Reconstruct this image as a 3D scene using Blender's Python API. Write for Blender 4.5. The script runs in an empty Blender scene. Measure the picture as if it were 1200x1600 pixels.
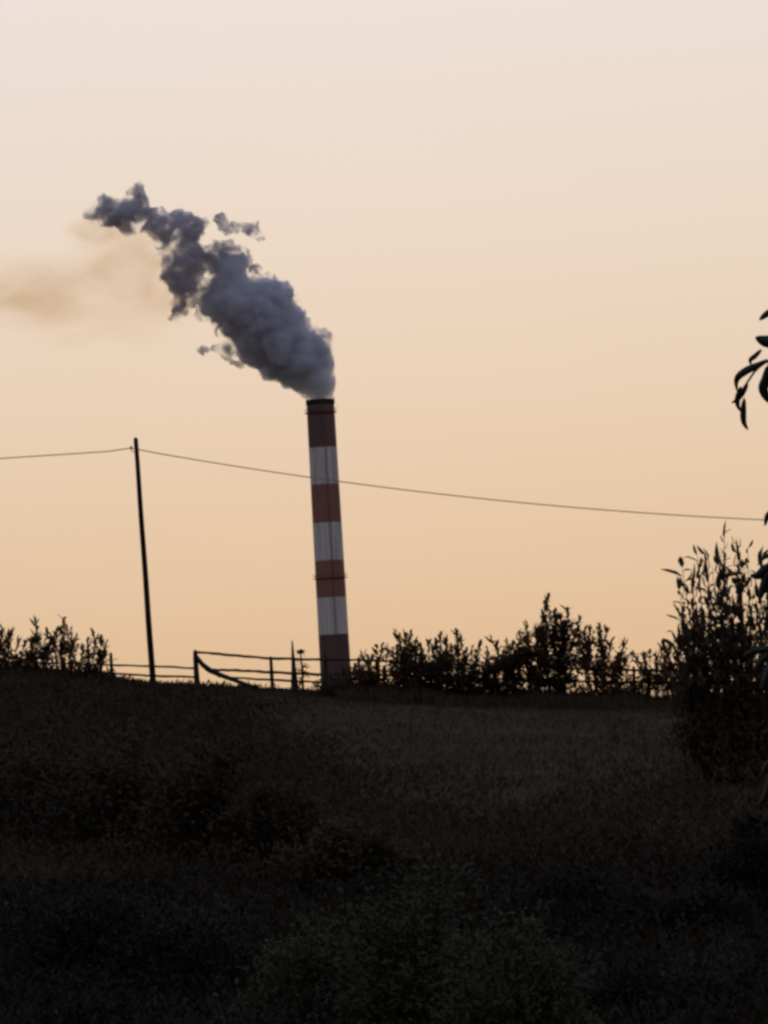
import bpy, math, random
import numpy as np
from mathutils import Vector, Matrix, noise

# ------------------------------------------------------------------ camera, sky, exposure
SC = bpy.context.scene
COL = SC.collection
W_PX, H_PX, FOCAL = 1200.0, 1600.0, 10280.0        # photograph size, focal length in its pixels (long zoom)
ROLL = math.radians(3.3)
EYE = Vector((0.0, 0.0, 1.6))
PITCH = math.atan(600.0 / FOCAL)
FWD = Vector((0, math.cos(PITCH), math.sin(PITCH)))
R0 = Vector((1, 0, 0)); U0 = Vector((0, -math.sin(PITCH), math.cos(PITCH)))
RT = R0 * math.cos(ROLL) - U0 * math.sin(ROLL)
UP = R0 * math.sin(ROLL) + U0 * math.cos(ROLL)

cam_data = bpy.data.cameras.new('camera')
cam = bpy.data.objects.new('camera', cam_data); COL.objects.link(cam)
m3 = Matrix((RT, UP, -FWD)).transposed()
cam.matrix_world = Matrix.Translation(EYE) @ m3.to_4x4()
cam_data.sensor_fit = 'VERTICAL'; cam_data.sensor_height = 24.0
cam_data.lens = 24.0 * FOCAL / H_PX
cam_data.clip_start = 0.5; cam_data.clip_end = 30000.0
SC.camera = cam

world = bpy.data.worlds.new('World'); SC.world = world; world.use_nodes = True
wt = world.node_tree; bg = wt.nodes['Background']
sky = wt.nodes.new('ShaderNodeTexSky'); sky.sky_type = 'NISHITA'; sky.sun_disc = False
sky.sun_elevation = math.radians(-2.0)             # the sun has set behind the crest, straight ahead
sky.sun_rotation = 0.0
sky.air_density = 1.0; sky.dust_density = 6.0; sky.ozone_density = 1.0
tc = wt.nodes.new('ShaderNodeTexCoord')
mul = wt.nodes.new('ShaderNodeVectorMath'); mul.operation = 'MULTIPLY_ADD'
mul.inputs[1].default_value = (1.0, 1.0, 0.47); mul.inputs[2].default_value = (0, 0, math.sin(math.radians(4.33)))
nrm = wt.nodes.new('ShaderNodeVectorMath'); nrm.operation = 'NORMALIZE'
wt.links.new(tc.outputs['Generated'], mul.inputs[0]); wt.links.new(mul.outputs[0], nrm.inputs[0])
wt.links.new(nrm.outputs[0], sky.inputs['Vector'])
tint = wt.nodes.new('ShaderNodeMix'); tint.data_type = 'RGBA'; tint.blend_type = 'MULTIPLY'
tint.inputs['Factor'].default_value = 1.0
tint.inputs['B'].default_value = (0.922, 0.912, 1.145, 1.0)
wt.links.new(sky.outputs[0], tint.inputs['A']); wt.links.new(tint.outputs['Result'], bg.inputs['Color'])
bg.inputs['Strength'].default_value = 0.15

SC.view_settings.view_transform = 'Standard'; SC.view_settings.look = 'None'
SC.view_settings.exposure = 4.56; SC.view_settings.gamma = 1.0
SC.render.engine = 'CYCLES'
cy = SC.cycles
cy.max_bounces = 12; cy.diffuse_bounces = 3; cy.volume_bounces = 10; cy.transparent_max_bounces = 48
cy.volume_step_rate = 1.0; cy.volume_max_steps = 512
cy.pixel_filter_type = 'BLACKMAN_HARRIS'; cy.filter_width = 3.0
cy.use_denoising = True

# ------------------------------------------------------------------ helpers
def P(px, py, dist):
    """world point seen at photo pixel (px,py) standing DIST metres ahead"""
    d = FWD + RT * ((px - W_PX / 2) / FOCAL) + UP * ((H_PX / 2 - py) / FOCAL)
    return EYE + d * (dist / d.y)

def smooth(a, b, x):
    t = min(1.0, max(0.0, (x - a) / (b - a))); return t * t * (3 - 2 * t)

CREST = [P(px, py, 200.0) for px, py in ((-400, 1022), (-150, 1034), (0, 1042), (120, 1050), (180, 1058), (220, 1067), (300, 1071), (400, 1075), (500, 1080), (620, 1087), (900, 1096), (1200, 1100), (1500, 1104))]
CX = [p.x for p in CREST]; CZ = [p.z for p in CREST]
def crest_z(x):
    if x < CX[0]: return CZ[0] + 1.2 * math.tanh((CX[0] - x) / 30.0)
    if x > CX[-1]: return CZ[-1] - 2.0 * math.tanh((x - CX[-1]) / 30.0)
    return float(np.mean([np.interp(x + d, CX, CZ) for d in (-0.5, -0.25, 0, 0.25, 0.5)]))
_cz = {}
def ground_z(x, y):
    k = round(x, 3)
    hc = _cz.get(k)
    if hc is None: hc = _cz[k] = crest_z(x)
    if y <= 60: z = 0.0
    elif y <= 200: z = hc * ((y - 60) / 140.0) ** 1.5
    else:
        z = hc - 0.0012 * (y - 200) ** 2 if y < 230 else hc - 1.08
        z = z * (1 - smooth(215, 480, y)) - 1.5 * smooth(215, 480, y)
    if y < 480:
        z += 0.10 * noise.noise(Vector((x * 0.11, y * 0.07, 3.1))) * smooth(20, 90, y)
        z += 0.035 * noise.noise(Vector((x * 0.6, y * 0.3, 9.7))) * smooth(40, 120, y)
    else:
        z += 2.0 * noise.noise(Vector((x * 0.004, y * 0.004, 1.0))) * smooth(480, 900, y) * (1 - smooth(1500, 1700, y) + smooth(1900, 2300, y))
    return z

class MB:
    """collects vertices and faces, then links them as one mesh object"""
    def __init__(s): s.v = []; s.f = []
    def add(s, vs, fs):
        o = len(s.v); s.v.extend(tuple(p) for p in vs); s.f.extend(tuple(i + o for i in f) for f in fs)
    def tube(s, path, rad, n=6, cap=True):
        path = [Vector(p) for p in path]; vs = []; fs = []
        m = len(path)
        if not hasattr(rad, '__len__'): rad = [rad] * m
        t0 = (path[1] - path[0]).normalized()
        ref = Vector((0, 0, 1)) if abs(t0.z) < 0.9 else Vector((1, 0, 0))
        for i, p in enumerate(path):
            t = (path[min(i + 1, m - 1)] - path[max(i - 1, 0)]).normalized()
            a = t.cross(ref)
            a = a.normalized() if a.length > 1e-6 else Vector((1, 0, 0))
            b = t.cross(a).normalized()
            for j in range(n):
                w = 2 * math.pi * j / n
                vs.append(p + (a * math.cos(w) + b * math.sin(w)) * rad[i])
        for i in range(m - 1):
            for j in range(n):
                k = (j + 1) % n
                fs.append((i * n + j, i * n + k, (i + 1) * n + k, (i + 1) * n + j))
        if cap:
            fs.append(tuple(range(n - 1, -1, -1))); fs.append(tuple((m - 1) * n + j for j in range(n)))
        s.add(vs, fs)
    def box(s, c, sx, sy, sz, rot=None):
        vs = []
        for dz in (-1, 1):
            for dx, dy in ((-1, -1), (1, -1), (1, 1), (-1, 1)):
                v = Vector((dx * sx / 2, dy * sy / 2, dz * sz / 2))
                if rot is not None: v = rot @ v
                vs.append(Vector(c) + v)
        s.add(vs, [(3, 2, 1, 0), (4, 5, 6, 7), (0, 1, 5, 4), (1, 2, 6, 5), (2, 3, 7, 6), (3, 0, 4, 7)])
    def leaf(s, base, d, nrm_, L, W, bend=0.3):
        """a narrow folded, drooping leaf of three cross sections"""
        d = d.normalized(); side = d.cross(nrm_)
        if side.length < 1e-5: side = d.cross(Vector((0.3, 0.8, 0.5)))
        side.normalize(); up = side.cross(d).normalized()
        a = base + d * (L * 0.35) + up * (L * 0.04); b = base + d * (L * 0.72) - up * (L * bend * 0.25); c = base + d * L * 0.97 - up * (L * bend * 0.6)
        fold = up * (W * 0.22)
        vs = [base, a + side * W * 0.5 + fold, a, a - side * W * 0.5 + fold, b + side * W * 0.42 + fold * 0.8, b, b - side * W * 0.42 + fold * 0.8, c]
        s.add(vs, [(0, 1, 2), (0, 2, 3), (2, 1, 4, 5), (3, 2, 5, 6), (5, 4, 7), (6, 5, 7)])
    def blade(s, base, d, side, L, W):
        m = base + d * L * 0.55
        s.add([base, m + side * W * 0.5, base + d * L, m - side * W * 0.5], [(0, 1, 2, 3)])
    def build(s, name, mat, parent=None, smooth_=False, kind=None):
        me = bpy.data.meshes.new(name); me.from_pydata(s.v, [], s.f)
        if smooth_: me.polygons.foreach_set('use_smooth', [True] * len(me.polygons))
        me.materials.append(mat); me.update()
        return link(name, me, parent, kind)

def link(name, me, parent=None, kind=None):
    o = bpy.data.objects.new(name, me); COL.objects.link(o)
    if parent is not None:
        o.parent = parent
        o.matrix_parent_inverse = parent.matrix_world.inverted()
    if kind: o['kind'] = kind
    return o

def thing(name, label, cat, loc, group=None):
    o = bpy.data.objects.new(name, None); COL.objects.link(o)
    o.empty_display_size = 0.2
    o.matrix_world = Matrix.Translation(Vector(loc))
    tag(o, label, cat, group); return o

def tag(o, label, cat, group=None):
    o['label'] = label; o['category'] = cat
    if group: o['group'] = group
    return o

def mat(name, c1, c2=None, scale=5.0, rough=0.8, bump=0.0, spec=0.3, detail=6.0, stretch=(1, 1, 1), trans=0.0, coord='Object'):
    m = bpy.data.materials.new(name); m.use_nodes = True
    t = m.node_tree; b = t.nodes['Principled BSDF']
    b.inputs['Roughness'].default_value = rough; b.inputs['Specular IOR Level'].default_value = spec
    if c2 is None: c2 = tuple(v * 0.6 for v in c1)
    co = t.nodes.new('ShaderNodeTexCoord'); mp = t.nodes.new('ShaderNodeMapping'); mp.inputs['Scale'].default_value = stretch
    nz = t.nodes.new('ShaderNodeTexNoise'); nz.inputs['Scale'].default_value = scale; nz.inputs['Detail'].default_value = detail
    t.links.new(co.outputs[coord], mp.inputs[0]); t.links.new(mp.outputs[0], nz.inputs['Vector'])
    rp = t.nodes.new('ShaderNodeValToRGB'); rp.color_ramp.elements[0].position = 0.32; rp.color_ramp.elements[1].position = 0.68
    rp.color_ramp.elements[0].color = (*c1, 1); rp.color_ramp.elements[1].color = (*c2, 1)
    t.links.new(nz.outputs['Fac'], rp.inputs[0]); t.links.new(rp.outputs[0], b.inputs['Base Color'])
    if bump:
        bp = t.nodes.new('ShaderNodeBump'); bp.inputs['Strength'].default_value = bump
        t.links.new(nz.outputs['Fac'], bp.inputs['Height']); t.links.new(bp.outputs[0], b.inputs['Normal'])
    if trans:
        tr = t.nodes.new('ShaderNodeBsdfTranslucent'); mx = t.nodes.new('ShaderNodeMixShader'); mx.inputs[0].default_value = trans
        t.links.new(rp.outputs[0], tr.inputs[0]); t.links.new(b.outputs[0], mx.inputs[1]); t.links.new(tr.outputs[0], mx.inputs[2])
        t.links.new(mx.outputs[0], t.nodes['Material Output'].inputs['Surface'])
    return m

M = {}
M['soil'] = mat('hill_earth', (0.088, 0.064, 0.037), (0.055, 0.042, 0.025), 0.35, 0.95, 0.4, 0.0)
M['dry_grass'] = mat('dry_grass', (0.105, 0.076, 0.043), (0.070, 0.053, 0.031), 0.12, 0.9, 0, 0.0)
M['weed'] = mat('dark_weed', (0.075, 0.056, 0.034), (0.052, 0.040, 0.025), 0.8, 0.9, 0, 0.0)
M['scrub'] = mat('scrub_leaf', (0.068, 0.050, 0.028), (0.046, 0.035, 0.020), 0.25, 0.9, 0, 0.0)
M['bark'] = mat('bark', (0.040, 0.030, 0.023), (0.020, 0.015, 0.012), 6, 0.95, 0.3, 0.1, stretch=(1, 1, 0.25))
M['wood'] = mat('weathered_wood', (0.055, 0.040, 0.030), (0.026, 0.019, 0.015), 4, 0.9, 0.3, 0.15, stretch=(0.3, 1, 1))
M['pole'] = mat('tarred_wood', (0.024, 0.016, 0.013), (0.012, 0.008, 0.007), 5, 0.85, 0.2, 0.15, stretch=(1, 1, 0.1))
M['crest_leaf'] = mat('crest_shrub_leaf', (0.100, 0.068, 0.032), (0.050, 0.046, 0.024), 1.3, 0.8, 0, 0.05, trans=0.5)
M['crest_leaf_red'] = mat('autumn_shrub_leaf', (0.150, 0.070, 0.035), (0.070, 0.042, 0.024), 1.1, 0.8, 0, 0.05, trans=0.5)
M['brown_leaf'] = mat('brown_shrub_leaf', (0.076, 0.056, 0.031), (0.050, 0.038, 0.022), 0.5, 0.85, 0, 0.05)
M['dark_leaf'] = mat('dark_shrub_leaf', (0.036, 0.028, 0.016), (0.019, 0.015, 0.009), 0.5, 0.85, 0, 0.08)
M['green_leaf'] = mat('pale_green_leaf', (0.078, 0.084, 0.044), (0.052, 0.053, 0.030), 0.9, 0.9, 0, 0.02)
M['reed_leaf'] = mat('long_dry_leaf', (0.110, 0.072, 0.042), (0.040, 0.034, 0.020), 1.5, 0.8, 0, 0.04, trans=0.4)
M['tree_leaf'] = mat('glossy_tree_leaf', (0.022, 0.024, 0.012), (0.014, 0.015, 0.008), 3, 0.4, 0, 0.4, trans=0.05)
M['wire'] = mat('aged_aluminium_cable', (0.50, 0.38, 0.22), (0.40, 0.30, 0.18), 3, 0.6)
M['porcelain'] = mat('brown_porcelain', (0.07, 0.04, 0.03), (0.05, 0.03, 0.02), 3, 0.3, 0, 0.5)
M['steel'] = mat('rusty_steel', (0.09, 0.06, 0.05), (0.05, 0.04, 0.035), 1.0, 0.8)
M['ladder'] = mat('galvanised_steel', (0.22, 0.20, 0.19), (0.15, 0.13, 0.12), 1.0, 0.7)
M['red_paint'] = mat('haze_lifted_red_paint', (0.37, 0.165, 0.115), (0.26, 0.140, 0.105), 0.6, 0.9, 0.05, 0.1, stretch=(1.6, 1.6, 0.06))  # paleness of the air haze is put into this red
M['white_paint'] = mat('grimy_white_paint', (0.78, 0.71, 0.61), (0.50, 0.46, 0.41), 0.6, 0.9, 0.05, 0.1, stretch=(1.6, 1.6, 0.06))
M['sooty_red'] = mat('soot_stained_red_paint', (0.25, 0.135, 0.105), (0.15, 0.095, 0.08), 0.5, 0.9, 0.05, 0.1, stretch=(1.6, 1.6, 0.07))
M['foot_red'] = mat('dark_red_paint', (0.17, 0.095, 0.075), (0.11, 0.072, 0.06), 0.5, 0.9, 0.05, 0.1, stretch=(1.6, 1.6, 0.07))  # lowest red band, darker than the red ones above
M['concrete'] = mat('bare_concrete', (0.32, 0.30, 0.28), (0.24, 0.23, 0.21), 0.3, 0.9, 0.1, 0.2)
M['soot'] = mat('soot', (0.03, 0.028, 0.027), (0.02, 0.02, 0.02), 1, 0.95)

# ------------------------------------------------------------------ ground
def build_ground():
    xs = np.unique(np.concatenate([np.linspace(-45, 45, 181), -np.geomspace(45, 9000, 34), np.geomspace(45, 9000, 34)]))
    ys = np.unique(np.concatenate([-np.geomspace(3, 3000, 22), np.linspace(-3, 60, 33), np.linspace(60, 190, 131), np.linspace(190, 240, 101),
                                   np.linspace(240, 500, 66), np.geomspace(500, 16000, 60)]))
    vs = [(float(x), float(y), ground_z(float(x), float(y))) for y in ys for x in xs]
    n = len(xs); fs = [(j * n + i, j * n + i + 1, (j + 1) * n + i + 1, (j + 1) * n + i) for j in range(len(ys) - 1) for i in range(n - 1)]
    mb = MB(); mb.v = vs; mb.f = fs
    o = mb.build('ground', M['soil'], smooth_=True, kind='structure')
    o['label'] = 'dark earthen hillside rising to the crest'; return o
build_ground()

def build_grass():
    rng = random.Random(5)
    mb = MB()
    def tuft(x, y, n, h, w):
        z = ground_z(x, y) - 0.02
        for _ in range(n):
            a = rng.uniform(0, 6.283); lean = rng.uniform(0.05, 0.7)
            d = Vector((math.cos(a) * lean, math.sin(a) * lean, 1)).normalized()
            s = Vector((math.cos(a + 1.2), math.sin(a + 1.2) * 0.3, 0))
            mb.blade(Vector((x + rng.gauss(0, 0.06), y + rng.gauss(0, 0.06), z)), d, s, h * rng.uniform(0.5, 1.2), w)
    for _ in range(40000):
        y = 75 + 128 * rng.random() ** 0.7
        hw = 0.062 * y + 9.0
        x = rng.uniform(-hw, hw)
        patch = noise.noise(Vector((x * 0.25, y * 0.12, 0)))
        if patch < -0.25 and rng.random() < 0.6: continue
        tuft(x, y, 3, 0.16 + 0.12 * max(0, patch), 0.03)
    o = mb.build('dry_grass', M['dry_grass'], kind='stuff')
    o['label'] = 'short dry grass covering the dim slope below the fence'; o['category'] = 'grass'
    mb = MB()
    for _ in range(14000):
        y = rng.gauss(198.0, 1.6); x = rng.uniform(-24, 24)
        c = noise.noise(Vector((x * 0.7, y * 0.2, 7)))
        tall = 0.30 + 0.25 * c + 0.12 if x > -1.6 else 0.07 + 0.08 * c
        if tall < 0.08: tall = 0.08
        tuft(x, y, 4, tall, 0.035)
    o = mb.build('weeds', M['weed'], kind='stuff')
    o['label'] = 'dark strip of taller weeds along the foot of the fence'; o['category'] = 'weeds'
build_grass()

def build_undergrowth():
    rng = random.Random(8)
    for far in (True, False):
        mb = MB(); k = 0
        while k < (11000 if far else 9000):
            y = rng.uniform(112, 199) if far else 48 + 66 * rng.random()
            hw = 0.064 * y + 9.0; x = rng.uniform(-hw, hw)
            edge = -5.2 + (200 - y) * 0.075 + rng.gauss(0, 0.9) + 1.6 * noise.noise(Vector((x * 0.3, y * 0.06, 2)))
            lim = 138 + rng.gauss(0, 11) + 10 * noise.noise(Vector((x * 0.22, 5.0, 1)))
            if not (x < edge or y < lim): continue
            k += 1
            h = (0.22 + 0.5 * max(0, noise.noise(Vector((x * 0.45, y * 0.12, 4))) + 0.25)) * smooth(200, 165, y) + 0.12
            c = Vector((x, y, ground_z(x, y))); r = rng.uniform(0.15, 0.4); sc = 0.55 + 0.45 * y / 200
            for _ in range(11 if far else 16):
                p = c + Vector((rng.gauss(0, r), rng.gauss(0, r), rng.uniform(0, h)))
                d = Vector((rng.uniform(-1, 1), rng.uniform(-1, 1), rng.uniform(0.1, 1.4))).normalized()
                sd = Vector((rng.uniform(-1, 1), rng.uniform(-.5, .5), rng.uniform(-1, 1))).normalized()
                mb.blade(p, d, sd, rng.uniform(0.12, 0.26) * sc, rng.uniform(0.04, 0.08) * sc)
        o = mb.build('undergrowth', M['scrub'] if far else M['dark_leaf'], kind='stuff')
        o['label'] = 'dark brown scrub covering the left slope up to the crest' if far else 'near-black tangled undergrowth at the bottom of the slope'
        o['category'] = 'undergrowth'
build_undergrowth()

# ------------------------------------------------------------------ chimney
D_CH = 1800.0; K_CH = D_CH / FOCAL
def build_chimney():
    top = P(500, 625, D_CH); bot = P(526, 1075, D_CH)
    cx = (top.x + bot.x) / 2; base_z = ground_z(cx, D_CH) - 0.5
    t = thing('chimney', 'tall red and white banded industrial chimney pouring out dark smoke', 'chimney', (cx, D_CH, base_z))
    ztop = top.z
    def radius(z): return 3.80 + (ztop - z) * 0.0052 + max(0.0, (base_z + 30 - z)) * 0.02
    px_y = [625, 700, 758, 818, 877, 935, 993]
    zs = [ztop - (y - 625) / math.cos(ROLL) * K_CH for y in px_y]
    step = (zs[1] - zs[-1]) / 5
    zs.append(zs[-1] - 2.1 * step)
    zs.append(zs[-1] - step)
    N = 56
    def ring(r, z): return [Vector((cx + r * math.cos(2 * math.pi * i / N), D_CH + r * math.sin(2 * math.pi * i / N), z)) for i in range(N)]
    for i in range(len(zs) - 1):
        mb = MB(); nz = 4; rings = []
        for k in range(nz + 1):
            z = zs[i] + (zs[i + 1] - zs[i]) * k / nz
            rings += ring(radius(z), z)
        fs = [(k * N + j, k * N + (j + 1) % N, (k + 1) * N + (j + 1) % N, (k + 1) * N + j)[::-1] for k in range(nz) for j in range(N)]
        mb.add(rings, fs)
        red = i % 2 == 0
        b = mb.build('painted_band', M['sooty_red'] if i == 0 else M['foot_red'] if i == 6 else M['red_paint'] if red else M['white_paint'], t, True)
        b['label'] = 'dull red painted band' if red else 'greyish white painted band'
    mb = MB(); rings = ring(radius(zs[-1]), zs[-1]) + ring(radius(base_z), base_z)
    mb.add(rings, [(j, (j + 1) % N, N + (j + 1) % N, N + j)[::-1] for j in range(N)])
    mb.build('concrete_shaft', M['concrete'], t, True)
    # sooty flue and lip
    mb = MB(); r = radius(ztop)
    prof = [(r + 0.004, ztop - 1.4), (r + 0.18, ztop - 1.2), (r + 0.18, ztop + 0.05), (r - 0.45, ztop + 0.05), (r - 0.5, ztop - 12), (0.01, ztop - 12)]
    rings = []
    for rr, z in prof: rings += ring(rr, z)
    mb.add(rings, [(k * N + j, k * N + (j + 1) % N, (k + 1) * N + (j + 1) % N, (k + 1) * N + j) for k in range(len(prof) - 1) for j in range(N)])
    mb.build('sooty_lip', M['soot'], t)
    for py in (645, 905):
        z = ztop - (py - 625) * K_CH; r = radius(z)
        mb = MB(); prof = [(r + 0.01, z - 0.15), (r + 0.62, z - 0.08), (r + 0.62, z + 0.0), (r + 0.01, z + 0.02)]
        rings = []
        for rr, zz in prof: rings += ring(rr, zz)
        mb.add(rings, [(k * N + j, k * N + (j + 1) % N, (k + 1) * N + (j + 1) % N, (k + 1) * N + j)[::-1] for k in range(3) for j in range(N)])
        g = mb.build('gallery', M['steel'], t)
        mb = MB()
        for zz in (0.6, 1.15):
            pts = ring(r + 0.60, z + zz); mb.tube(pts + [pts[0]], 0.022, 4, False)
        for j in range(0, N, 4):
            p = ring(r + 0.60, z)[j]; mb.tube([p, p + Vector((0, 0, 1.15))], 0.03, 4)
        mb.build('railing', M['steel'], g)
    # caged ladder on the side towards the viewer
    ang = math.radians(-79); mb = MB(); mr = MB()
    def on(z, off, tang):
        rr = radius(z) + off
        return Vector((cx + rr * math.cos(ang) - tang * math.sin(ang), D_CH + rr * math.sin(ang) + tang * math.cos(ang), z))
    zlist = [base_z + 2 + (ztop - 2 - base_z) * i / 40 for i in range(41)]
    for tg in (-0.28, 0.28): mb.tube([on(z, 0.22, tg) for z in zlist], 0.05, 4)
    z = base_z + 3
    while z < ztop - 1:
        mr.tube([on(z, 0.22, -0.28), on(z, 0.22, 0.28)], 0.03, 4); z += 0.4
    lad = mb.build('ladder', M['ladder'], t)
    mr.build('rungs', M['ladder'], lad, kind='stuff')
    mc = MB(); z = base_z + 4
    while z < ztop - 1.5:
        mc.tube([on(z, 0.22 + 0.65 * math.sin(w), 0.38 * math.cos(w)) for w in [math.pi * q / 6 for q in range(7)]], 0.03, 4); z += 1.4
    mc.build('safety_cage', M['ladder'], lad, kind='stuff')
    return t, Vector((cx, D_CH, ztop))
chimney, CH_TOP = build_chimney()

# ------------------------------------------------------------------ smoke
def inside(poly, x, y):
    c = False; n = len(poly)
    for i in range(n):
        x1, y1 = poly[i]; x2, y2 = poly[i - 1]
        if (y1 > y) != (y2 > y) and x < (x2 - x1) * (y - y1) / (y2 - y1) + x1: c = not c
    return c
def edge_dist(poly, x, y):
    best = 1e9; n = len(poly)
    for i in range(n):
        x1, y1 = poly[i]; x2, y2 = poly[i - 1]
        dx, dy = x2 - x1, y2 - y1; L = dx * dx + dy * dy
        t = 0 if L == 0 else max(0, min(1, ((x - x1) * dx + (y - y1) * dy) / L))
        best = min(best, math.hypot(x - x1 - t * dx, y - y1 - t * dy))
    return best
ICO_V = None
def ico():
    global ICO_V
    if ICO_V is None:
        import bmesh
        bm = bmesh.new(); bmesh.ops.create_icosphere(bm, subdivisions=2, radius=1.0)
        bm.verts.ensure_lookup_table()
        ICO_V = ([v.co.copy() for v in bm.verts], [tuple(v.index for v in f.verts) for f in bm.faces]); bm.free()
    return ICO_V

def puff_mesh(name, polys, seed, n, rmin, rmax, depth, voxel, disp):
    """billows: overlapping puffs filling the plume, fused into one closed skin"""
    rng = random.Random(seed); mb = MB(); iv, if_ = ico()
    for poly, share in polys:
        x0 = min(p[0] for p in poly); x1 = max(p[0] for p in poly); y0 = min(p[1] for p in poly); y1 = max(p[1] for p in poly)
        k = 0; tries = 0
        while k < int(n * share) and tries < 60000:
            tries += 1
            x = rng.uniform(x0, x1); y = rng.uniform(y0, y1)
            if not inside(poly, x, y): continue
            e = edge_dist(poly, x, y)
            r = min(rmax, max(rmin, e * rng.uniform(0.75, 1.1) + 0.6))
            if e < rmin * 0.5 and rng.random() < 0.4: continue
            zoff = rng.uniform(-1, 1) * max(0, e * 1.15 * depth - r * 0.4)
            c = P(x, y, D_CH + zoff * K_CH); rr = r * K_CH
            sq = Vector((rng.uniform(0.85, 1.15), rng.uniform(0.9, 1.1), rng.uniform(0.85, 1.1)))
            mb.add([c + Vector((v.x * sq.x, v.y * sq.y, v.z * sq.z)) * rr for v in iv], if_); k += 1
    me = bpy.data.meshes.new(name); me.from_pydata(mb.v, [], mb.f)
    tmp = bpy.data.objects.new(name + '_tmp', me); COL.objects.link(tmp)
    md = tmp.modifiers.new('fuse', 'REMESH'); md.mode = 'VOXEL'; md.voxel_size = voxel
    dg = bpy.context.evaluated_depsgraph_get()
    out = bpy.data.meshes.new_from_object(tmp.evaluated_get(dg)); out.name = name
    bpy.data.objects.remove(tmp); bpy.data.meshes.remove(me)
    nv = len(out.vertices); co = np.zeros(nv * 3); no = np.zeros(nv * 3)
    out.vertices.foreach_get('co', co); out.vertex_normals.foreach_get('vector', no)
    co = co.reshape(-1, 3); no = no.reshape(-1, 3)
    d = np.array([noise.fractal(Vector(c) * 0.35, 0.9, 2.1, 4) + 0.8 * abs(noise.noise(Vector(c) * 0.9)) for c in co])
    co = co + no * (d * disp)[:, None]
    out.vertices.foreach_set('co', co.ravel()); out.update()
    return out

def smoke_mat(name, density, color, skin=0.0, skin_col=(0.3, 0.3, 0.33), noise_scale=None, lo=0.4, hi=0.7, aniso=0.0, absorb=(0, 0, 0), dist=0.6, rough=0.5):
    m = bpy.data.materials.new(name); m.use_nodes = True; t = m.node_tree
    for nd in list(t.nodes):
        if nd.type == 'BSDF_PRINCIPLED': t.nodes.remove(nd)
    out = t.nodes['Material Output']
    pv = t.nodes.new('ShaderNodeVolumePrincipled')
    pv.inputs['Color'].default_value = (*color, 1); pv.inputs['Density'].default_value = density
    pv.inputs['Anisotropy'].default_value = aniso; pv.inputs['Absorption Color'].default_value = (*absorb, 1)
    t.links.new(pv.outputs[0], out.inputs['Volume'])
    if noise_scale:
        co = t.nodes.new('ShaderNodeTexCoord'); nz = t.nodes.new('ShaderNodeTexNoise')
        nz.inputs['Scale'].default_value = noise_scale; nz.inputs['Detail'].default_value = 6.0; nz.inputs['Distortion'].default_value = dist; nz.inputs['Roughness'].default_value = rough
        mr = t.nodes.new('ShaderNodeMapRange'); mr.interpolation_type = 'SMOOTHSTEP'
        mr.inputs['From Min'].default_value = lo; mr.inputs['From Max'].default_value = hi
        mr.inputs['To Min'].default_value = 0.0; mr.inputs['To Max'].default_value = density
        t.links.new(co.outputs['Object'], nz.inputs['Vector']); t.links.new(nz.outputs['Fac'], mr.inputs['Value'])
        t.links.new(mr.outputs[0], pv.inputs['Density'])
    if skin > 0:
        tr = t.nodes.new('ShaderNodeBsdfTransparent'); df = t.nodes.new('ShaderNodeBsdfDiffuse'); df.inputs[0].default_value = (*skin_col, 1)
        mx = t.nodes.new('ShaderNodeMixShader'); mx.inputs[0].default_value = skin
        t.links.new(tr.outputs[0], mx.inputs[1]); t.links.new(df.outputs[0], mx.inputs[2]); t.links.new(mx.outputs[0], out.inputs['Surface'])
    return m

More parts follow.
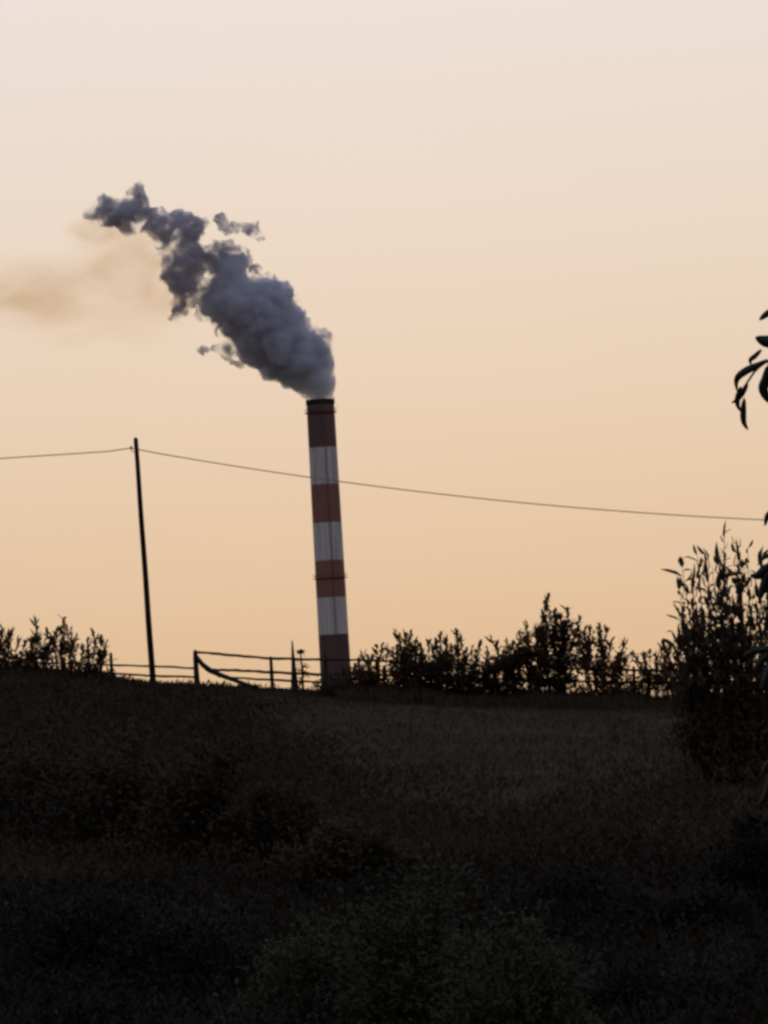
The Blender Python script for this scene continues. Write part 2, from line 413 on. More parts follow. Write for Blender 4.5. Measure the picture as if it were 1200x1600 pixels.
def build_smoke():
    t = thing('smoke_plume', 'slate grey smoke plume billowing leftward from the chimney mouth', 'smoke', CH_TOP)
    t['kind'] = 'stuff'
    A = [(480, 630), (520, 630), (522, 585), (518, 545), (508, 528), (486, 520), (482, 498), (468, 482), (456, 465), (452, 440), (438, 436), (420, 440),
         (405, 424), (394, 440), (384, 432), (388, 403), (372, 398), (340, 400), (335, 415), (340, 430), (330, 452), (318, 455), (306, 470), (318, 490),
         (340, 505), (362, 530), (368, 560), (395, 572), (410, 590), (440, 602), (465, 612)]
    me = puff_mesh('dense_billow', [(A, 1.0)], 11, 520, 4.5, 20, 1.0, 0.5, 0.95)
    me.materials.append(smoke_mat('dense_smoke', 0.45, (0.905, 0.91, 0.93), 0.05, (0.45, 0.46, 0.5)))
    link('dense_billow', me, t)
    B = [(258, 446), (252, 400), (246, 374), (228, 360), (203, 368), (186, 352), (158, 350), (144, 330), (162, 308), (190, 312), (213, 302), (234, 324),
         (262, 330), (296, 334), (318, 346), (316, 370), (304, 380), (318, 398), (350, 398), (345, 430), (322, 428), (310, 452), (302, 470), (278, 502), (264, 496), (276, 462)]
    me = puff_mesh('torn_smoke', [(B, 1.0)], 23, 460, 5.5, 17, 1.5, 0.5, 1.3)
    me.materials.append(smoke_mat('torn_smoke', 1.2, (0.76, 0.72, 0.73), 0.015, (0.4, 0.38, 0.38), 0.15, 0.43, 0.66, dist=1.4, rough=0.62))
    link('torn_smoke', me, t)
    fr = [(P_[0] + 9 * math.cos(i * 1.7), P_[1] + 9 * math.sin(i * 2.3)) for i, P_ in enumerate(A)]
    fr = [(440 + (x - 440) * 1.07 - 6, 500 + (y - 500) * 1.04 - 4) for x, y in fr if y < 598]
    me = puff_mesh('torn_fringe', [(fr, 1.0)], 47, 300, 9, 24, 1.15, 0.6, 1.5)
    me.materials.append(smoke_mat('torn_fringe', 0.8, (0.80, 0.77, 0.78), 0.0, noise_scale=0.2, lo=0.46, hi=0.66, dist=1.4, rough=0.62))
    link('torn_fringe', me, t)
    C = [(332, 336), (345, 335), (365, 350), (392, 352), (408, 343), (402, 360), (413, 372), (395, 374), (378, 362), (350, 364), (337, 352)]
    Dq = [(196, 302), (218, 281), (230, 288), (224, 300), (232, 314), (214, 313)]
    Eq = [(330, 540), (352, 533), (370, 548), (358, 562), (340, 550)]
    Fq = [(130, 335), (150, 312), (165, 306), (150, 330), (146, 346)]
    Gq = [(296, 352), (312, 345), (322, 366), (312, 378), (298, 372)]
    Hq = [(446, 440), (460, 452), (458, 466), (450, 462)]
    Iq = [(300, 380), (345, 376), (388, 386), (390, 402), (345, 402), (310, 405)]
    me = puff_mesh('smoke_wisps', [(C, .28), (Dq, .12), (Eq, .14), (Fq, .12), (Gq, .12), (Hq, .06), (Iq, .2), ([(384, 430), (396, 420), (410, 418), (424, 432), (412, 436), (400, 430)], .07), ([(352, 566), (372, 560), (386, 574), (372, 576)], .05), ([(306, 548), (320, 540), (330, 546), (316, 552)], .04), ([(262, 500), (272, 480), (290, 466), (286, 482)], .05)], 31, 340, 3.6, 9, 1.4, 0.35, 0.9)
    me.materials.append(smoke_mat('wispy_smoke', 0.9, (0.75, 0.7, 0.68), 0.012, (0.3, 0.28, 0.27), 0.25, 0.40, 0.62, dist=1.2, rough=0.6))
    link('smoke_wisps', me, t)
    # faint drifting haze further downwind: soft closed lobes
    for nm, (px, py), (rx, ry), den, sd in (('drifting_haze', (50, 455), (200, 85), 0.075, 1.0), ('drifting_haze', (200, 415), (125, 95), 0.075, 4.0), ('drifting_haze', (170, 500), (200, 70), 0.035, 8.0), ('drifting_haze', (5, 462), (100, 46), 0.05, 12.0), ('drifting_haze', (265, 450), (105, 85), 0.05, 21.0), ('drifting_haze', (150, 365), (70, 50), 0.06, 17.0)):
        c = P(px, py, D_CH + 6)
        mb = MB(); iv, if_ = ico(); mb.add(iv, if_)
        m = smoke_mat('drift_%d' % sd, den, (0.32, 0.32, 0.32), 0, noise_scale=None, aniso=0.5, absorb=(0.85, 0.45, 0.08))
        nt = m.node_tree; pv = [n for n in nt.nodes if n.type == 'PRINCIPLED_VOLUME'][0]
        co = nt.nodes.new('ShaderNodeTexCoord'); ln = nt.nodes.new('ShaderNodeVectorMath'); ln.operation = 'LENGTH'
        nt.links.new(co.outputs['Object'], ln.inputs[0])
        mr = nt.nodes.new('ShaderNodeMapRange'); mr.interpolation_type = 'SMOOTHSTEP'
        mr.inputs['From Min'].default_value = 0.95; mr.inputs['From Max'].default_value = 0.15
        mr.inputs['To Min'].default_value = 0.0; mr.inputs['To Max'].default_value = den
        nt.links.new(ln.outputs['Value'], mr.inputs['Value'])
        nz = nt.nodes.new('ShaderNodeTexNoise'); nz.noise_dimensions = '4D'; nz.inputs['W'].default_value = sd; nz.inputs['Scale'].default_value = 1.9; nz.inputs['Detail'].default_value = 4
        m2 = nt.nodes.new('ShaderNodeMapRange'); m2.interpolation_type = 'SMOOTHSTEP'; m2.inputs['From Min'].default_value = 0.36; m2.inputs['From Max'].default_value = 0.66
        nt.links.new(co.outputs['Object'], nz.inputs['Vector']); nt.links.new(nz.outputs['Fac'], m2.inputs['Value'])
        mm = nt.nodes.new('ShaderNodeMath'); mm.operation = 'MULTIPLY'
        nt.links.new(mr.outputs[0], mm.inputs[0]); nt.links.new(m2.outputs[0], mm.inputs[1]); nt.links.new(mm.outputs[0], pv.inputs['Density'])
        o = mb.build(nm, m, t)
        o.matrix_parent_inverse = Matrix.Identity(4)
        o.location = c - CH_TOP; o.scale = (rx * K_CH, 14.0, ry * K_CH)
build_smoke()

# ------------------------------------------------------------------ pole and wires
D_F = 199.0; K_F = D_F / FOCAL
def on_ground(px, dist, sink=0.15):
    p = P(px, 1060, dist); p.z = ground_z(p.x, dist) - sink; return p

def build_pole():
    top = P(212, 686, D_F); b = P(237.5, 1045, D_F); d = (top - b).normalized()
    zg = ground_z(b.x, D_F) - 0.6
    base = b + d * ((zg - b.z) / d.z)
    t = thing('utility_pole', 'thin dark wooden utility pole leaning slightly on the crest', 'utility pole', base)
    mb = MB(); L = (top - base).length
    pts = [base + d * (L * i / 12) + Vector((0.004 * math.sin(i * 1.3), 0, 0)) for i in range(13)]
    rad = [0.098 - 0.030 * i / 12 for i in range(13)]; pts.append(top + d * 0.05); rad.append(0.03)
    mb.tube(pts, rad, 12); mb.build('pole', M['pole'], t, True)
    at = P(213.0, 704, D_F)
    mb = MB(); mb.tube([at + Vector((0.03, -0.02, -0.05)), at + Vector((-0.13, -0.03, -0.03)), at + Vector((-0.15, -0.03, 0.08))], 0.014, 6)
    mb.build('bracket', M['steel'], t)
    mb = MB(); q = at + Vector((-0.15, -0.03, 0.03))
    mb.tube([q, q + Vector((0, 0, 0.03)), q + Vector((0, 0, 0.06)), q + Vector((0, 0, 0.09)), q + Vector((0, 0, 0.12))], [0.02, 0.035, 0.026, 0.034, 0.015], 10)
    mb.build('insulator', M['porcelain'], t)
    return q + Vector((0, -0.03, 0.05))
att = build_pole()
def wire(name, pts, label):
    mb = MB(); mb.tube(pts, 0.0175, 6)
    tag(mb.build(name, M['wire'], smooth_=True), label, 'wire', 'overhead wires')
def qb(ctrl, n=60):
    """curve through photo points at the pole's distance, continued past the frame"""
    xs = [c[0] for c in ctrl]; co = np.polyfit(xs, [c[1] for c in ctrl], 2)
    return co
co = qb([(222, 704.5), (475, 744), (540, 754), (850, 789), (1190, 812)])
pts = [att]
for i in range(1, 81):
    x = 214 + (2700 - 214) * i / 80
    pts.append(P(x, float(np.polyval(co, x)) + (704 - float(np.polyval(co, 222))) * max(0, 1 - i / 20), D_F))
wire('overhead_wire', pts, 'sagging thin wire running from the pole past the chimney to the right')
END_R = pts[-1]
pts = [att]
for i in range(1, 41):
    x = 205 - 1500 * i / 40
    pts.append(P(x, 703 + (205 - x) * 0.0655 - 1.2e-6 * (205 - x) ** 2, D_F))
wire('overhead_wire', pts, 'short stretch of thin wire running left from the pole')

# ------------------------------------------------------------------ fences
def rail(t, ends, r=0.034, dist=D_F):
    r *= 1.15; mb = MB(); rng = random.Random(int(ends[0][0] * 7 + ends[0][1]))
    pts = []
    for (a, b) in zip(ends[:-1], ends[1:]):
        for i in range(6):
            f = i / 6; pts.append(P(a[0] + (b[0] - a[0]) * f, a[1] + (b[1] - a[1]) * f + rng.uniform(-.5, .5), dist - 0.08))
    pts.append(P(ends[-1][0], ends[-1][1], dist - 0.08))
    mb.tube(pts, [r * rng.uniform(0.85, 1.12) for _ in pts], 7)
    return mb.build('rail', M['wood'], t, True)
def post(t, px, top_y, r=0.06, dist=D_F, lean=0.0, tip=0.75):
    top = P(px, top_y, dist); base = Vector((top.x + lean, dist, ground_z(top.x, dist) - 0.25))
    mb = MB(); n = 6; rng = random.Random(int(px * 13))
    pts = [base.lerp(top, i / n) for i in range(n + 1)]; pts.append(top + (top - base).normalized() * r * 0.5)
    rad = [r * (1.1 - (1.1 - tip) * i / n) * rng.uniform(0.93, 1.07) for i in range(n + 1)] + [r * tip * 0.4]
    mb.tube(pts, rad, 8); return mb.build('post', M['wood'], t, True)

f1 = thing('rail_fence', 'low two-rail wooden fence running left of the thick leaning-braced post', 'fence', on_ground(150, D_F))
for px, y in ((-490, 1000), (-400, 1006), (-320, 1012), (-235, 1017), (-150, 1022), (-60, 1024), (25, 1028), (100, 1028), (173, 1021)): post(f1, px, y, 0.06)
rail(f1, [(-500, 1010), (-200, 1028), (0, 1034), (172, 1039), (240, 1041), (303, 1044)], 0.028)
rail(f1, [(-500, 1020), (-200, 1038), (0, 1046), (172, 1052), (240, 1056), (303, 1058)], 0.030)

f2 = thing('rail_fence', 'raised three-rail wooden fence panel between thick post and chimney', 'fence', on_ground(400, D_F))
post(f2, 305, 1018, 0.105, tip=0.62); post(f2, 423, 1027, 0.062); post(f2, 456.5, 1003, 0.125, tip=0.16)
rail(f2, [(306, 1019), (360, 1023.5), (423, 1029), (505, 1030.5)], 0.036)
rail(f2, [(326, 1046.5), (370, 1047.5), (423, 1050.5), (505, 1054)], 0.038)
rail(f2, [(340, 1057), (400, 1061.5), (456, 1064), (500, 1066)], 0.030)
mb = MB(); mb.tube([P(307, 1026, D_F - .12), P(316, 1038, D_F - .13), P(327, 1047, D_F - .14), P(345, 1055, D_F - .16), P(378, 1067, D_F - .2), P(400, 1074, D_F - .2)], [0.06, 0.075, 0.085, 0.075, 0.06, 0.05], 8)
b = mb.build('brace', M['wood'], f2, True); b['label'] = 'bent log brace sloping down from the thick post'

f3 = thing('rail_fence', 'two-rail wooden fence half hidden by shrubs right of the chimney', 'fence', on_ground(800, D_F))
for px, y in ((508, 1024), (560, 1028), (640, 1030), (720, 1034), (800, 1036), (874, 1040), (990, 1042), (1082, 1042), (1170, 1044), (1260, 1046), (1350, 1050), (1440, 1053), (1530, 1056), (1620, 1060)): post(f3, px, y, 0.055)
rail(f3, [(508, 1030.5), (560, 1031), (640, 1035), (720, 1039), (874, 1044), (990, 1047), (1082, 1049), (1280, 1053), (1640, 1068)], 0.032)
rail(f3, [(508, 1053), (640, 1056), (720, 1059), (874, 1063), (990, 1066), (1082, 1068), (1280, 1072), (1640, 1086)], 0.030)

# ------------------------------------------------------------------ plants
def stem_path(a, b, rng, sway=0.12, n=7):
    d = b - a; L = d.length
    s1 = Vector((rng.uniform(-1, 1), rng.uniform(-1, 1), 0)) * sway * L
    return [a.lerp(b, i / (n - 1)) + s1 * math.sin(math.pi * i / (n - 1)) * (1 - 0.5 * i / (n - 1)) for i in range(n)]

def crest_shrub(base_px, tips, label, seed, leaf='crest_leaf', dist=197.6, leaf_len=0.21, fill=230, name='shrub', group='shrubs along the crest fence', width=None, stem_r=0.016, fill_top=24, per=15):
    rng = random.Random(seed); base = on_ground(base_px, dist, 0.1)
    t = thing(name, label, 'shrub', base, group); st = MB(); lf = MB(); k = dist / FOCAL
    allt = [P(x, y, dist + rng.uniform(-0.5, 0.5)) for x, y in tips]
    for x, y in tips:                                   # shorter shoots between the long ones
        for _ in range(2):
            allt.append(P(x + rng.uniform(-12, 12), y + rng.uniform(8, 42), dist + rng.uniform(-0.6, 0.6)))
    for i, tip in enumerate(allt):
        foot = base + Vector(((tip.x - base.x) * rng.uniform(0.25, 0.6), rng.uniform(-0.25, 0.25), 0)); foot.z = ground_z(foot.x, foot.y) - 0.1
        path = stem_path(foot, tip, rng, 0.13, 8); L = (tip - foot).length
        st.tube(path, [stem_r * (1.1 - 0.85 * q / 7) for q in range(8)], 5)
        n = max(5, int(per * L / 1.4)); ph = rng.uniform(0, 6.28)
        tip_d = (path[-1] - path[-3]).normalized()
        for q in range(rng.randint(3, 5)):               # loose spray at the tip
            a = rng.uniform(0, 6.28)
            dd = tip_d + Vector((math.cos(a), math.sin(a) * 0.6, rng.uniform(-0.15, 0.25))) * rng.uniform(0.15, 0.75)
            b0 = path[-1] - tip_d * rng.uniform(0.12, 0.34)
            lf.leaf(b0, dd, Vector((rng.uniform(-1, 1), rng.uniform(-1, 1), 0.6)), rng.uniform(0.20, 0.40), rng.uniform(0.05, 0.085), rng.uniform(-0.2, 0.6))
        for j in range(n):
            f = 0.25 + 0.75 * (j / (n - 1)) ** 0.8
            q = min(6.999, f * 7); i0 = int(q); p = path[i0].lerp(path[i0 + 1], q - i0)
            ph += 2.4; d = (path[i0 + 1] - path[i0]).normalized()
            o = Vector((math.cos(ph), math.sin(ph), 0))
            if j >= n - 2: dd = d + o * 0.25
            else: dd = d * rng.uniform(0.2, 1.3) + o * rng.uniform(0.5, 1.0)
            lf.leaf(p, dd, Vector((o.x * 0.3, o.y * 0.3, 1)), leaf_len * rng.uniform(0.65, 1.25) * (1.05 - 0.3 * f), leaf_len * 0.44, rng.uniform(0.0, 0.5))
    ymin = min(y for x, y in tips); xs = [x for x, y in tips]; x0, x1 = min(xs) - 8, max(xs) + 8
    for c in range(max(6, fill // 11)):                # bushy lower clumps
        cxp = rng.uniform(x0, x1)
        near = min(tips, key=lambda q: abs(q[0] - cxp))
        cyp = rng.uniform(near[1] + fill_top, 1082)
        cc = P(cxp, cyp, dist + rng.uniform(-0.7, 0.5)); r = rng.uniform(0.16, 0.3)
        for _ in range(30):
            v = Vector((rng.gauss(0, 1), rng.gauss(0, 1), rng.gauss(0, 1))) * (r * 0.55)
            p = cc + v
            lf.leaf(p, Vector((rng.uniform(-1, 1), rng.uniform(-1, 1), rng.uniform(-0.3, 1))), Vector((rng.uniform(-1, 1), -0.5, 1)), leaf_len * rng.uniform(0.6, 1.1), leaf_len * 0.42, 0.3)
    st.build('branches', M['bark'], t); lf.build('foliage', M[leaf], t)
    return t

crest_shrub(5, [(-40, 985), (-22, 992), (-8, 975), (2, 982), (18, 985), (30, 1003), (42, 1000)], 'bushy shrub cut off by the left edge of the picture', 1, 'crest_leaf_red', fill=320)
crest_shrub(62, [(53, 966), (58, 982), (74, 985), (48, 1003), (80, 1000)], 'forked upright shrub with horn-like tips near the left edge', 2, fill=200)
crest_shrub(100, [(90, 985), (101, 967), (97, 982), (112, 986), (119, 994)], 'upright shrub with one tall tip left of the utility pole', 3, 'crest_leaf_red', fill=180)
crest_shrub(142, [(128, 1012), (145, 989), (149, 1005), (158, 996), (138, 1018), (166, 1020)], 'sparse low shrub nearest the utility pole on its left', 4, fill=130)
crest_shrub(588, [(565, 1022), (575, 1028), (588, 1012), (598, 1008), (606, 1010)], 'low sparse shrub just right of the chimney base', 5, 'crest_leaf_red', fill=200)
crest_shrub(632, [(617, 988), (625, 996), (634, 992), (642, 990), (650, 1004)], 'square-topped reddish shrub second to the right of the chimney', 6, 'crest_leaf_red', fill=280)
crest_shrub(672, [(657, 1010), (668, 1003), (680, 1003), (688, 994)], 'dense shrub between the square-topped shrub and the V-shaped one', 7, fill=320)
crest_shrub(706, [(697, 1000), (713, 986), (716, 1000), (705, 1010)], 'narrow shrub with V-shaped tips midway along the right fence', 8, 'crest_leaf_red', fill=170)
crest_shrub(746, [(729, 1016), (738, 1012), (750, 1007), (761, 1015)], 'lowest shrub in the dip left of the tall spiky shrub', 9, fill=230)
crest_shrub(790, [(768, 1000), (778, 1008), (790, 1004), (801, 1005)], 'rounded green shrub at the left foot of the tall spiky shrub', 10, fill=320)
crest_shrub(826, [(812, 990), (823, 976), (835, 984), (840, 990)], 'curled-tip shrub leaning against the tall spiky shrub', 12, 'crest_leaf_red', fill=330)
crest_shrub(864, [(848, 962), (857, 932), (858, 955), (868, 957), (887, 952), (877, 964), (905, 969), (845, 985)], 'tallest spiky shrub on the crest with a single high tip', 13, fill=480, leaf_len=0.22)
crest_shrub(930, [(914, 985), (923, 982), (935, 977), (949, 984), (957, 1002), (976, 1002)], 'broad shrub sloping down right of the tall spiky shrub', 14, 'crest_leaf_red', fill=330)
crest_shrub(1010, [(996, 1030), (1008, 1023), (1016, 1018), (1023, 1026)], 'tiny arched shrub on the low stretch of the right fence', 15, fill=110)
crest_shrub(1042, [(1031, 1012), (1036, 1006), (1045, 1011), (1066, 1004), (1073, 1010), (1058, 1022)], 'small two-headed shrub left of the tall leafy stalks', 16, 'crest_leaf_red', fill=130)

crest_shrub(528, [(505, 1062), (516, 1054), (526, 1050), (538, 1048), (548, 1046), (556, 1040)], 'low dark shrub hiding the foot of the chimney', 17, 'crest_leaf', fill=200, leaf_len=0.15, fill_top=6)

def seed_weed():
    rng = random.Random(77); base = on_ground(472, 198.6)
    t = thing('dried_weed', 'dried weed with a round dark seed head beside the pointed fence post', 'weed', base)
    top = P(469.5, 1018, 198.6); mb = MB(); path = stem_path(base, top, rng, 0.03, 8); mb.tube(path, [0.045 - 0.003 * i for i in range(8)], 6); mb.build('stem', M['bark'], t, True)
    iv, if_ = ico(); mb = MB()
    mb.add([top + Vector((v.x * 0.13, v.y * 0.12, v.z * 0.085)) * (0.85 + 0.5 * noise.noise(v * 2.2)) for v in iv], if_)
    for i in range(22):
        a = rng.uniform(0, 6.28); mb.leaf(top, Vector((math.cos(a), math.sin(a), rng.uniform(-0.4, 0.5))), Vector((0, 0, 1)), rng.uniform(0.12, 0.2), 0.06, rng.uniform(0.2, 1.2))
    mb.build('seed_head', M['brown_leaf'], t)
    mb = MB()
    for i in range(46):
        p = base.lerp(top, rng.uniform(0.0, 0.78)); a = rng.uniform(0, 6.28)
        mb.leaf(p, Vector((math.cos(a), math.sin(a), rng.uniform(-0.3, 0.7))), Vector((0, 0, 1)), rng.uniform(0.15, 0.34), 0.09, 0.6)
    mb.build('foliage', M['brown_leaf'], t)
seed_weed()

def tall_stalks(base_px, tips, label, seed, dist=150.0):
    rng = random.Random(seed); b = P(base_px, 1200, dist); base = Vector((b.x, dist, ground_z(b.x, dist) - 0.1))
    t = thing('tall_leafy_shrub', label, 'shrub', base, 'tall leafy stalks on the right'); st = MB(); lf = MB()
    full = [(x, y, 0) for x, y in tips] + [(x + rng.uniform(-10, 10), y + rng.uniform(20, 150), 1) for x, y in tips for _ in range(4)]
    for x, y, sec in full:
        tip = P(x, y, dist + rng.uniform(-0.8, 0.8))
        foot = base + Vector(((tip.x - base.x) * rng.uniform(0.3, 0.7), rng.uniform(-0.5, 0.5), 0))
        path = stem_path(foot, tip, rng, 0.05, 12); st.tube(path, [0.028 * (1.1 - 0.9 * q / 11) for q in range(12)], 6)
        L = (tip - foot).length; n = int(L * 6.5); ph = rng.uniform(0, 6.28)
        for j in range(n):
            f = 0.3 + 0.7 * j / (n - 1)
            q = min(10.999, f * 11); i0 = int(q); p = path[i0].lerp(path[i0 + 1], q - i0)
            ph += 2.4 + rng.uniform(-.3, .3); o = Vector((math.cos(ph), math.sin(ph), 0)); d = (path[i0 + 1] - path[i0]).normalized()
            dd = d * rng.uniform(-0.1, 1.8) + o * rng.uniform(0.3, 1.2)
            lf.leaf(p, dd, Vector((o.x, o.y, 0.6)), rng.choice((0.16, 0.26, 0.34, 0.5, 0.62)) * rng.uniform(0.8, 1.15) * (1.05 - 0.25 * f), rng.uniform(0.04, 0.13), rng.uniform(-0.3, 1.4))
    for _ in range(64):
        c = P(base_px + rng.gauss(0, 27), rng.uniform(985, 1260) + 14 * rng.random(), dist + rng.uniform(-1, 1))
        for _ in range(26):
            p = c + Vector((rng.gauss(0, .2), rng.gauss(0, .25), rng.gauss(0, .2)))
            lf.leaf(p, Vector((rng.uniform(-1, 1), rng.uniform(-1, 1), rng.uniform(0, 1.5))), Vector((rng.uniform(-1, 1), -.5, 1)), rng.uniform(.15, .3), .075, .4)
    st.build('branches', M['bark'], t); lf.build('foliage', M['reed_leaf'], t)
tall_stalks(1112, [(1064, 872), (1090, 868), (1103, 866), (1060, 955), (1082, 905)], 'ragged stand of tall leafy stalks right of the crest shrubs', 41)
tall_stalks(1160, [(1124, 884), (1132, 834), (1151, 850), (1168, 857), (1190, 868), (1212, 848), (1232, 860)], 'tall leafy stalks with the highest thin tip, touching the right edge', 42)

def mound_shrub(px, top_y, dist, half_px, label, seed, leaf, n=3200, L=0.13, group='dark shrubs in front of the slope', name='shrub', droop=0.0):
    """big leafy shrub: limbs from the base, leaf clumps through an uneven crown"""
    rng = random.Random(seed); k = dist / FOCAL
    top = P(px, top_y, dist); gz = ground_z(top.x, dist); base = Vector((top.x, dist, gz - 0.1))
    H = top.z - gz; R = half_px * k
    t = thing(name, label, 'shrub', base, group); st = MB(); lf = MB()
    nc = max(26, n // 62)
    for c in range(nc):
        a = rng.uniform(0, 6.283); rr = math.sqrt(rng.random()); hh = rng.random() ** 0.75
        lim = H * (1 - 0.55 * rr ** 2.2) * (0.86 + 0.26 * noise.noise(Vector((rr * math.cos(a) * 2.2 + seed, rr * math.sin(a) * 2.2, 0))))
        cc = base + Vector((R * rr * math.cos(a), R * 0.8 * rr * math.sin(a), max(0.15, lim * (0.22 + 0.78 * hh) - 0.15)))
        st.tube(stem_path(base + Vector((rng.uniform(-.2, .2), rng.uniform(-.2, .2), 0)), cc, rng, 0.1, 6), [0.035, .03, .024, .018, .012, .006], 4, False)
        cr = rng.uniform(0.2, 0.42) * (0.6 + 0.4 * R / 1.6)
        m = int(n / nc)
        for _ in range(m):
            v = Vector((rng.gauss(0, 1), rng.gauss(0, 1), rng.gauss(0, 0.8))) * cr * 0.55
            p = cc + v; d = Vector((v.x, v.y, v.z * 0.6 + rng.uniform(-0.1, 0.5) * cr)) + Vector((rng.uniform(-1, 1), rng.uniform(-1, 1), rng.uniform(-1, 1) + 0.5)) * cr * 0.5
            if d.length < 1e-4: d = Vector((0, 0, 1))
            lf.leaf(p, d, Vector((rng.uniform(-1, 1), -0.3, 1)), L * rng.uniform(0.6, 1.35), L * 0.4, rng.uniform(0, 0.5))
    st.build('branches', M['bark'], t); lf.build('foliage', M[leaf], t)
    return t

mound_shrub(40, 1105, 128, 150, 'dark brown shrub mass filling the left edge below the crest', 101, 'brown_leaf', 4600, 0.16)
mound_shrub(190, 1098, 124, 130, 'dark brown shrub below the foot of the utility pole', 102, 'brown_leaf', 4600, 0.16)
mound_shrub(315, 1112, 120, 110, 'dark brown shrub below the thick fence post', 103, 'brown_leaf', 4200, 0.16)
mound_shrub(425, 1180, 116, 100, 'dark brown shrub stepping down below the raised fence panel', 104, 'brown_leaf', 3800, 0.15)
mound_shrub(530, 1245, 110, 100, 'low dark brown shrub below the chimney base', 105, 'brown_leaf', 3600, 0.15)
mound_shrub(90, 1330, 84, 190, 'near dark shrub in the bottom left corner', 106, 'dark_leaf', 5600, 0.12)
mound_shrub(290, 1370, 78, 150, 'near dark shrub left of the pale green bush', 107, 'dark_leaf', 5200, 0.12)
mound_shrub(480, 1372, 62, 125, 'smaller lobe of pale green bush at the bottom of the picture', 108, 'green_leaf', 5600, 0.085, 'pale green bushes at the bottom')
mound_shrub(645, 1285, 60, 135, 'tallest pale green bush at the bottom centre', 109, 'green_leaf', 6800, 0.085, 'pale green bushes at the bottom')
mound_shrub(800, 1372, 58, 110, 'pale green bush right of the tallest bottom bush', 110, 'green_leaf', 5200, 0.085, 'pale green bushes at the bottom')
mound_shrub(900, 1335, 92, 120, 'dark shrub behind the pale green bushes, right of centre', 111, 'dark_leaf', 4400, 0.13)
mound_shrub(1050, 1345, 88, 130, 'dark shrub low on the slope under the right fence', 112, 'dark_leaf', 4400, 0.13)
mound_shrub(1175, 1240, 96, 90, 'dark shrub at the right edge under the tall leafy stalks', 113, 'dark_leaf', 4400, 0.13)
mound_shrub(990, 1445, 66, 130, 'near dark shrub right of the pale green bushes', 114, 'dark_leaf', 4600, 0.10)
mound_shrub(1165, 1420, 62, 130, 'near dark shrub in the bottom right corner', 115, 'dark_leaf', 4600, 0.10)
mound_shrub(130, 1490, 56, 170, 'nearest dark shrub along the bottom left', 116, 'dark_leaf', 5200, 0.09)
mound_shrub(360, 1500, 54, 140, 'nearest dark shrub along the bottom, left of centre', 117, 'dark_leaf', 4800, 0.09)

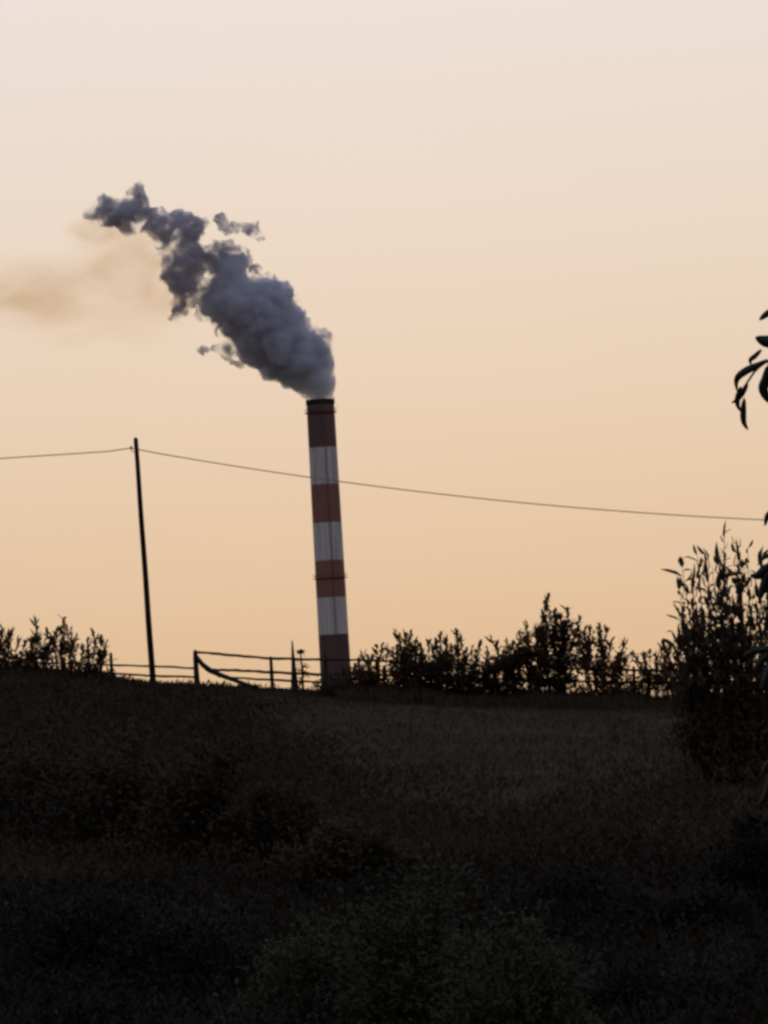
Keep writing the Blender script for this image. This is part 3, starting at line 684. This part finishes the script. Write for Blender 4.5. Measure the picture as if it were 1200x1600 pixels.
# ------------------------------------------------------------------ near tree whose twigs reach into the right edge
def near_tree():
    rng = random.Random(900); D = 20.0
    base = Vector((2.55, D + 0.3, ground_z(2.55, D) - 0.1))
    t = thing('fruit_tree', 'glossy narrow-leaved tree whose hanging leaves enter at the right edge', 'tree', base)
    tr = MB(); trunk_top = base + Vector((-0.1, 0, 1.6))
    tr.tube([base, base + Vector((0.03, 0, 0.5)), base + Vector((-0.05, 0.02, 1.1)), trunk_top], [0.11, 0.095, 0.085, 0.08], 10)
    tr.build('trunk', M['bark'], t, True)
    crown = MB(); limbs = MB()
    def twig_leaves(path, n, mbl):
        ph = rng.uniform(0, 6.28); m = len(path) - 1
        for j in range(n):
            q = min(m - 1e-3, (0.2 + 0.8 * j / n) * m); i0 = int(q); p = path[i0].lerp(path[i0 + 1], q - i0); ph += 2.4
            dd = Vector((math.cos(ph), math.sin(ph), -0.5 + rng.uniform(-.5, .3)))
            mbl.leaf(p, dd, Vector((0, 0, 1)), rng.uniform(0.09, 0.15), rng.uniform(0.024, 0.034), rng.uniform(0.2, 0.9))
    for i in range(34):
        a = rng.uniform(0, 6.28); h = rng.uniform(0.1, 2.3); rr = rng.uniform(0.35, 1.15)
        tip = trunk_top + Vector((math.cos(a) * rr, math.sin(a) * rr, h))
        if tip.x < 1.42 + 0.0: tip.x = 1.42 + rng.uniform(0.05, 0.5)
        path = stem_path(trunk_top, tip, rng, 0.1, 7); limbs.tube(path, [0.03, .025, .02, .016, .011, .007, .004], 5)
        for _ in range(6):
            s = path[rng.randint(2, 6)]; e = s + Vector((rng.uniform(-.35, .35), rng.uniform(-.35, .35), rng.uniform(-.35, .2)))
            if e.x < 1.36: e.x = 1.36
            p2 = stem_path(s, e, rng, 0.1, 5); limbs.tube(p2, [.006, .005, .004, .003, .002], 4); twig_leaves(p2, 11, crown)
    # twigs reaching into the frame with their own leaves
    leaves = []
    def reach(pts, r=0.0035):
        path = [P(x, y, D) for x, y in pts]; start = path[0]
        limbs.tube([trunk_top + Vector((0, 0, 0.3)), (trunk_top + Vector((0, 0, .3))).lerp(start, 0.55) + Vector((0, 0, 0.12)), start], [0.016, 0.010, r * 1.3], 5)
        limbs.tube(path, [r] * (len(path) - 1) + [r * 0.5], 5)
    def big_leaf(pts, w, turn=0.25):
        """one hanging leaf along a bent midrib through photo points"""
        ctl = [P(x, y, D + 0.01 * i) for i, (x, y) in enumerate(pts)]; mid = []
        for i in range(len(ctl) - 1):                    # smooth midrib through the given points
            a, b, c, e = ctl[max(0, i - 1)], ctl[i], ctl[i + 1], ctl[min(len(ctl) - 1, i + 2)]
            for q in range(4):
                f = q / 4; mid.append(0.5 * ((2 * b) + (c - a) * f + (2 * a - 5 * b + 4 * c - e) * f * f + (3 * b - a - 3 * c + e) * f ** 3))
        mid.append(ctl[-1]); n = len(mid); mb = MB(); vs = []; fs = []
        for i, p in enumerate(mid):
            d = (mid[min(i + 1, n - 1)] - mid[max(i - 1, 0)]).normalized()
            s = d.cross(Vector((turn, 1, turn * 0.5))).normalized(); dep = s.cross(d).normalized()
            f = i / (n - 1); ww = w * K20 * 0.5 * math.sin(math.pi * min(0.985, max(0.03, f ** 0.85 * 0.955 + 0.03))) ** 0.8
            vs += [p + s * ww + dep * ww * 0.45, p, p - s * ww + dep * ww * 0.45]
        for i in range(n - 1):
            o = i * 3; fs += [(o, o + 1, o + 4, o + 3), (o + 1, o + 2, o + 5, o + 4)]
        mb.add(vs, fs)
        ob = mb.build('leaf', M['tree_leaf'], t, True)
        md = ob.modifiers.new('thickness', 'SOLIDIFY'); md.thickness = 0.0006; md.offset = 0
    K20 = D / FOCAL
    reach([(1232, 545), (1205, 562), (1190, 570), (1178, 582), (1166, 600), (1160, 618)])
    for pts, w in ([(1208, 482), (1196, 492), (1186, 500)], 10), ([(1216, 530), (1198, 534), (1180, 527)], 20), ([(1190, 546), (1180, 556), (1172, 563), (1174, 570)], 8), \
                  ([(1200, 562), (1186, 570), (1168, 578), (1154, 588), (1150, 598), (1152, 612)], 12), ([(1168, 598), (1162, 610), (1154, 622), (1143, 630)], 9), \
                  ([(1158, 604), (1153, 618), (1152, 632), (1158, 644)], 9), ([(1163, 622), (1161, 642), (1162, 660), (1169, 672)], 10), \
                  ([(1199, 572), (1196, 592), (1192, 608), (1200, 624), (1212, 632)], 16), ([(1210, 556), (1204, 580), (1204, 610)], 14):
        big_leaf(pts, w)
    reach([(1240, 800), (1215, 798), (1200, 802)])
    for pts, w in ([(1208, 798), (1199, 806), (1195, 822)], 9), ([(1225, 795), (1212, 815), (1208, 840)], 12): big_leaf(pts, w)
    reach([(1240, 885), (1218, 880), (1196, 884)])
    for pts, w in ([(1215, 880), (1198, 888), (1183, 900), (1172, 898)], 15), ([(1208, 888), (1197, 905), (1190, 925), (1186, 940)], 14), ([(1222, 876), (1206, 868), (1192, 872), (1184, 884)], 8), ([(1228, 893), (1212, 912), (1204, 935), (1200, 955)], 14): big_leaf(pts, w)
    reach([(1245, 1010), (1215, 1012), (1196, 1020)])
    for pts, w in ([(1215, 1010), (1196, 1015), (1176, 1018), (1160, 1026)], 13), ([(1205, 1018), (1190, 1032), (1178, 1048)], 13), ([(1216, 1016), (1206, 1040), (1196, 1062), (1190, 1080)], 15): big_leaf(pts, w)
    reach([(1245, 1180), (1215, 1186), (1200, 1200)])
    for pts, w in ([(1212, 1186), (1198, 1196), (1190, 1215)], 12), ([(1206, 1192), (1200, 1230), (1192, 1250), (1180, 1262)], 12), ([(1220, 1190), (1212, 1225), (1204, 1260)], 15): big_leaf(pts, w)
    limbs.build('branches', M['bark'], t, True)
    crown.build('crown', M['tree_leaf'], t)
near_tree()
